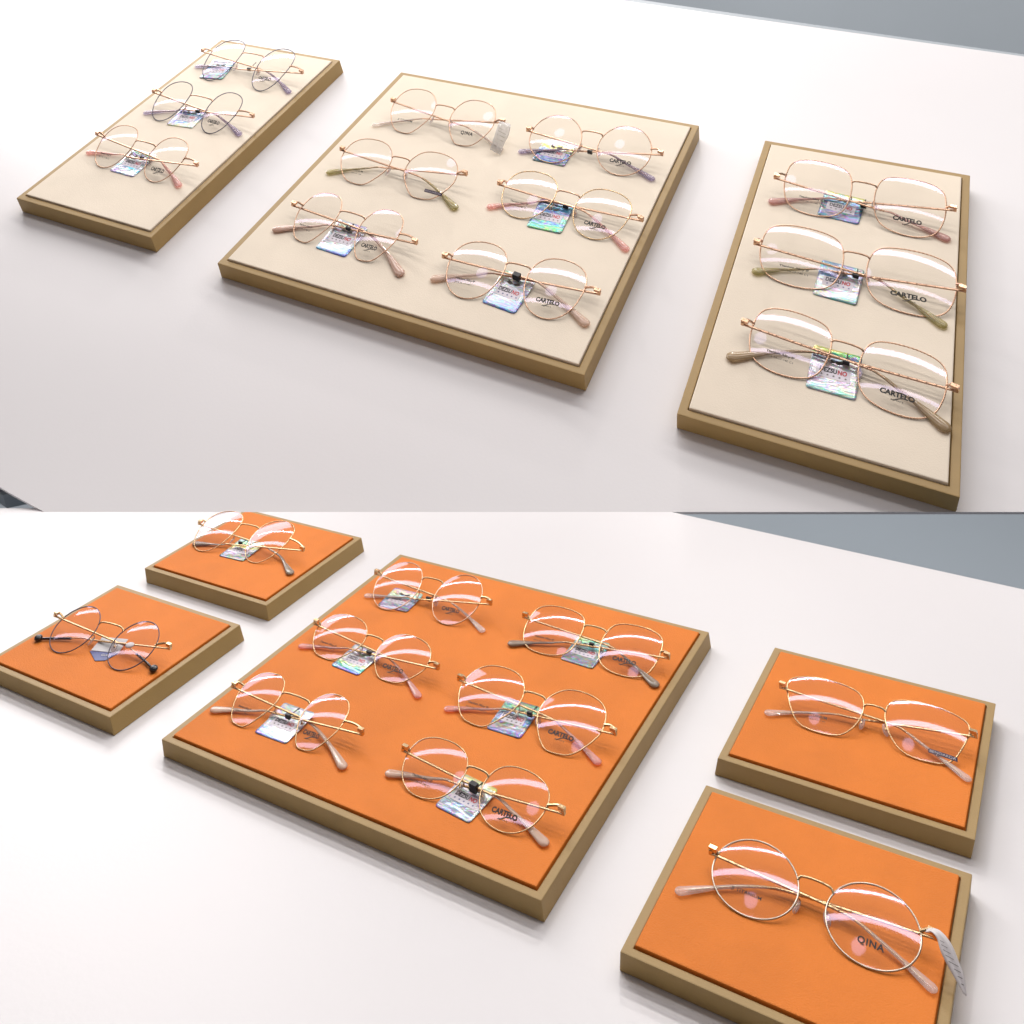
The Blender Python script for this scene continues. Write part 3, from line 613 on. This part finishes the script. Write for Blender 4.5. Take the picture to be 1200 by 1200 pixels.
def build_card(key, seed):
    stops, label = HC[key]; q = GL[key]; g = key[0]
    cx_, cy_, rot, w, h, skew = q['card']
    w = min(w, 33.5); h = min(max(h, 33), 39)
    root = bpy.data.objects.new('hologram_card', None); COL.objects.link(root); root.empty_display_size = 5
    root.matrix_world = GM[g] @ Matrix.Translation((cx_, cy_, -.9*mm)) @ Matrix.Rotation((rot+skew)/2 if abs(skew) < .2 else rot, 4, 'Z') @ Matrix.Scale(mm, 4)
    tag(root, label, 'tag card', 'hologram cards under the glasses')
    bend = lambda x, y: 3.0+.0016*(y+h/2)**2*.9+.0009*x*x
    nx, ny, r = 14, 16, 2.2
    def pos(i, j, dz=0):
        u = (i/nx-.5)*w; v = (j/ny-.5)*h
        # round the corners
        ax, ay = max(0, abs(u)-(w/2-r)), max(0, abs(v)-(h/2-r)); L = math.hypot(ax, ay)
        if L > r: u -= math.copysign(ax*(1-r/L), u); v -= math.copysign(ay*(1-r/L), v)
        return Vector((u, v, bend(u, v)+dz))
    V = [pos(i, j) for j in range(ny+1) for i in range(nx+1)]+[pos(i, j, -.45) for j in range(ny+1) for i in range(nx+1)]
    n1 = (nx+1)*(ny+1); F_ = []
    for j in range(ny):
        for i in range(nx):
            a = j*(nx+1)+i; F_.append((a, a+1, a+nx+2, a+nx+1)); F_.append((n1+a+nx+1, n1+a+nx+2, n1+a+1, n1+a))
    ring = [i for i in range(nx+1)]+[j*(nx+1)+nx for j in range(1, ny+1)]+[ny*(nx+1)+i for i in range(nx-1, -1, -1)]+[j*(nx+1) for j in range(ny-1, 0, -1)]
    for i in range(len(ring)): a, b = ring[i], ring[(i+1) % len(ring)]; F_.append((a, n1+a, n1+b, b))
    card = link('card', mesh('card', V, F_, True), holo('hologram_foil', stops, seed, .20, random.uniform(-.35, .35)), root)
    def lay(vs, fs, name, m, dz, ox, oy, par=card):
        return link(name, mesh(name, [Vector((p.x+ox, p.y+oy, bend(p.x+ox, p.y+oy)+dz)) for p in vs], fs), m, par)
    def patch(x0, x1, y0, y1, n=8):
        v = []; f = []
        for i in range(n+1):
            v += [Vector((x0+(x1-x0)*i/n, y0, 0)), Vector((x0+(x1-x0)*i/n, y1, 0))]
        for i in range(n): f.append((2*i, 2*i+2, 2*i+3, 2*i+1))
        return v, f
    yc = -2.0
    v, f = patch(-w*.36, w*.33, -6.2, 3.6); lay(v, f, 'label_strip', M['lilacpaper'], .12, 0, yc+2)
    v, f = textg('DEZSU', 11.5, 4.2, .03); lay(v, f, 'label_text', M['ink'], .24, -4.0, yc+2.6)
    v, f = textg('NO', 6.0, 4.2, .03); lay(v, f, 'label_text', M['red'], .24, 5.4, yc+2.6)
    # row of five small stars
    vs, fs = [], []
    for k in range(5):
        c0 = len(vs); xx = -8+k*4
        vs.append(Vector((xx, -1.8, 0)))
        for t in range(10):
            rr = 1.0 if t % 2 == 0 else .42; an = math.pi/2+t*math.pi/5; vs.append(Vector((xx+rr*math.cos(an), -1.8+rr*math.sin(an), 0)))
        for t in range(10): fs.append((c0, c0+1+t, c0+1+(t+1) % 10))
    lay(vs, fs, 'star_row', M['navy'] if seed % 2 else M['inkgrey'], .24, 0, yc)
    # winged emblem in the upper half
    E_ = []; Ef = []
    for s_ in (-1, 1):
        c0 = len(E_); pts = [(0, 0), (2.5*s_, 1.6), (6.0*s_, 3.2), (5.0*s_, 1.2), (6.4*s_, .6), (4.4*s_, -.6), (2.2*s_, -1.4)]
        E_ += [Vector((x, y, 0)) for x, y in pts]; Ef += [(c0, c0+i, c0+i+1) if s_ < 0 else (c0, c0+i+1, c0+i) for i in range(1, 6)]
    lay(E_, Ef, 'emblem', M['inkgrey'], .2, -1, 8.5)
    # black loop that ties the card to the folded temples
    big = key in ('A9', 'B8')
    L = Geo()
    gM = GM[g] @ Matrix.Translation((q['x'], q['y'], -.9*mm)) @ Matrix.Rotation(q['rot'], 4, 'Z') @ Matrix.Scale(mm, 4)
    top = root.matrix_world.inverted() @ gM @ Vector((1.5, (q['h'][0][1]+q['h'][1][1])/2-3.4, 8.6))
    if big: L.box(top, 6.0, 4.2, 5.4, Matrix.Rotation(-.05, 3, 'Z'))
    else: L.box(top+Vector((0, -1, -1)), 4.6, 2.0, 3.4, Matrix.Rotation(-.05, 3, 'Z'))
    L.tube([Vector((top.x, h/2-3, bend(0, h/2)+.5)), Vector((top.x, h/2-1.5, bend(0, h/2)+1.0)), Vector((top.x, top.y, top.z-1.5))], .4, 6)
    L.done('tie_band', M['black'], root, smooth=False)
    return root
for i, k in enumerate(HC): build_card(k, i+1)

# folded white label with a blue print under the dark glasses
q = GL['B2']['card']
root = bpy.data.objects.new('folded_label', None); COL.objects.link(root); root.empty_display_size = 5
root.matrix_world = MB @ Matrix.Translation((q[0], q[1], -.9*mm)) @ Matrix.Rotation(q[2], 4, 'Z') @ Matrix.Scale(mm, 4)
tag(root, 'folded white and blue paper label under the dark glasses with black ball tips', 'paper label')
def sheet(name, quad, m, th=.35, par=root):
    q4 = [Vector(p) for p in quad]; v = q4+[p-Vector((0, 0, th)) for p in q4]
    return link(name, mesh(name, v, [(0, 1, 2, 3), (7, 6, 5, 4)]+[(i, 4+i, 4+(i+1) % 4, (i+1) % 4) for i in range(4)]), m, par)
sheet('white_flap', [(-14, -7, 3.6), (14, -7, 3.4), (15, 9, 7), (-12, 9, 7)], M['paper'])
bf = sheet('blue_panel', [(-15, -7.4, 3.3), (14, -7.2, 3.2), (8, -19, 3.1), (-1, -21, 3.1)], M['navy'])
v, f = textg('GUPI', 8, 3); link('label_text', mesh('label_text', [Vector((p.x+4, p.y-12, 3.5)) for p in v], f), M['paper'], bf)

# clear plastic tag wrapped on the right hinge of the QINA glasses on cream
def strip(name, g, key, pts, widths, m, label, cat, lines=0):
    q = GL[key]
    root = bpy.data.objects.new(name, None); COL.objects.link(root); root.empty_display_size = 5
    root.matrix_world = GM[g] @ Matrix.Translation((q['x'], q['y'], -.9*mm)) @ Matrix.Rotation(q['rot'], 4, 'Z') @ Matrix.Scale(mm, 4)
    tag(root, label, cat)
    P = catmull([p[0] for p in pts], 6); Dn = catmull([p[1] for p in pts], 6)
    Wd = catmull([(w, 0, 0) for w in widths], 6); V = []; F_ = []; nx = 6
    for p, d_, w in zip(P, Dn, Wd):
        d_ = d_.normalized()
        for i in range(nx+1):
            t = i/nx-.5; V.append(p+d_*(t*w.x)+Vector((0, 0, .5*math.sin(i*1.9+p.y*.35))))
    n = len(P)
    for j in range(n-1):
        for i in range(nx): a = j*(nx+1)+i; F_.append((a, a+1, a+nx+2, a+nx+1))
    me = mesh('tag_film', V, F_, True); o = link('tag_film', me, m, root)
    md = o.modifiers.new('thickness', 'SOLIDIFY'); md.thickness = .35
    if lines:
        L = Geo(); j0 = int(n*.45); k = 0
        for j in range(j0, n-2):
            if (j-j0) % 2: continue
            a = V[j*(nx+1)+1]; b = V[j*(nx+1)+nx-1]; u_ = Vector((0, 0, .45))
            d2 = (V[(j+1)*(nx+1)+1]-a)*.22
            c0 = len(L.v); L.v += [a+u_, b+u_, b+u_+d2, a+u_+d2]; L.f.append((c0, c0+1, c0+2, c0+3))
        L.done('barcode', M['inkgrey'], o, smooth=False)
    return root
h1 = GL['A4']['h'][1]; X, Y = h1
strip('plastic_tag', 'A', 'A4', [((X+1, Y+1, 17), (1, 0, -.1)), ((X+3, Y-5, 20), (1, 0, -.25)), ((X+4, Y-14, 17), (1, .1, -.4)), ((X+4, Y-24, 12), (1, .1, -.5)), ((X+4, Y-34, 6), (1, .15, -.5))], (7, 12, 13, 12, 11), M['film'],
      'crumpled clear plastic tag on the hinge of the QINA glasses on cream', 'plastic tag', 1)
lq = GL['B10']; LM = (GM['B'] @ Matrix.Translation((lq['x'], lq['y'], -.9*mm)) @ Matrix.Rotation(lq['rot'], 4, 'Z') @ Matrix.Scale(mm, 4)).inverted() @ GM['B']
tp_ = [LM @ px_plane('B', u, v, z*mm) for u, v, z in ((1086, 1091, 17), (1096, 1092, 19), (1106, 1103, 17), (1113, 1121, 13), (1122, 1142, 8), (1131, 1166, 2))]
strip('price_tag', 'B', 'B10', list(zip(tp_, (Vector((.2, 1, 0)), Vector((.5, .8, -.2)), Vector((.9, .5, -.3)), Vector((.9, .4, -.4)), Vector((.9, .4, -.5)), Vector((.7, .3, -.6))))), (4, 7, 8, 9.5, 7.5, 2), M['sleeve'],
      'twisted paper price tag hanging from the hinge of the lower right QINA glasses', 'price tag', 1)
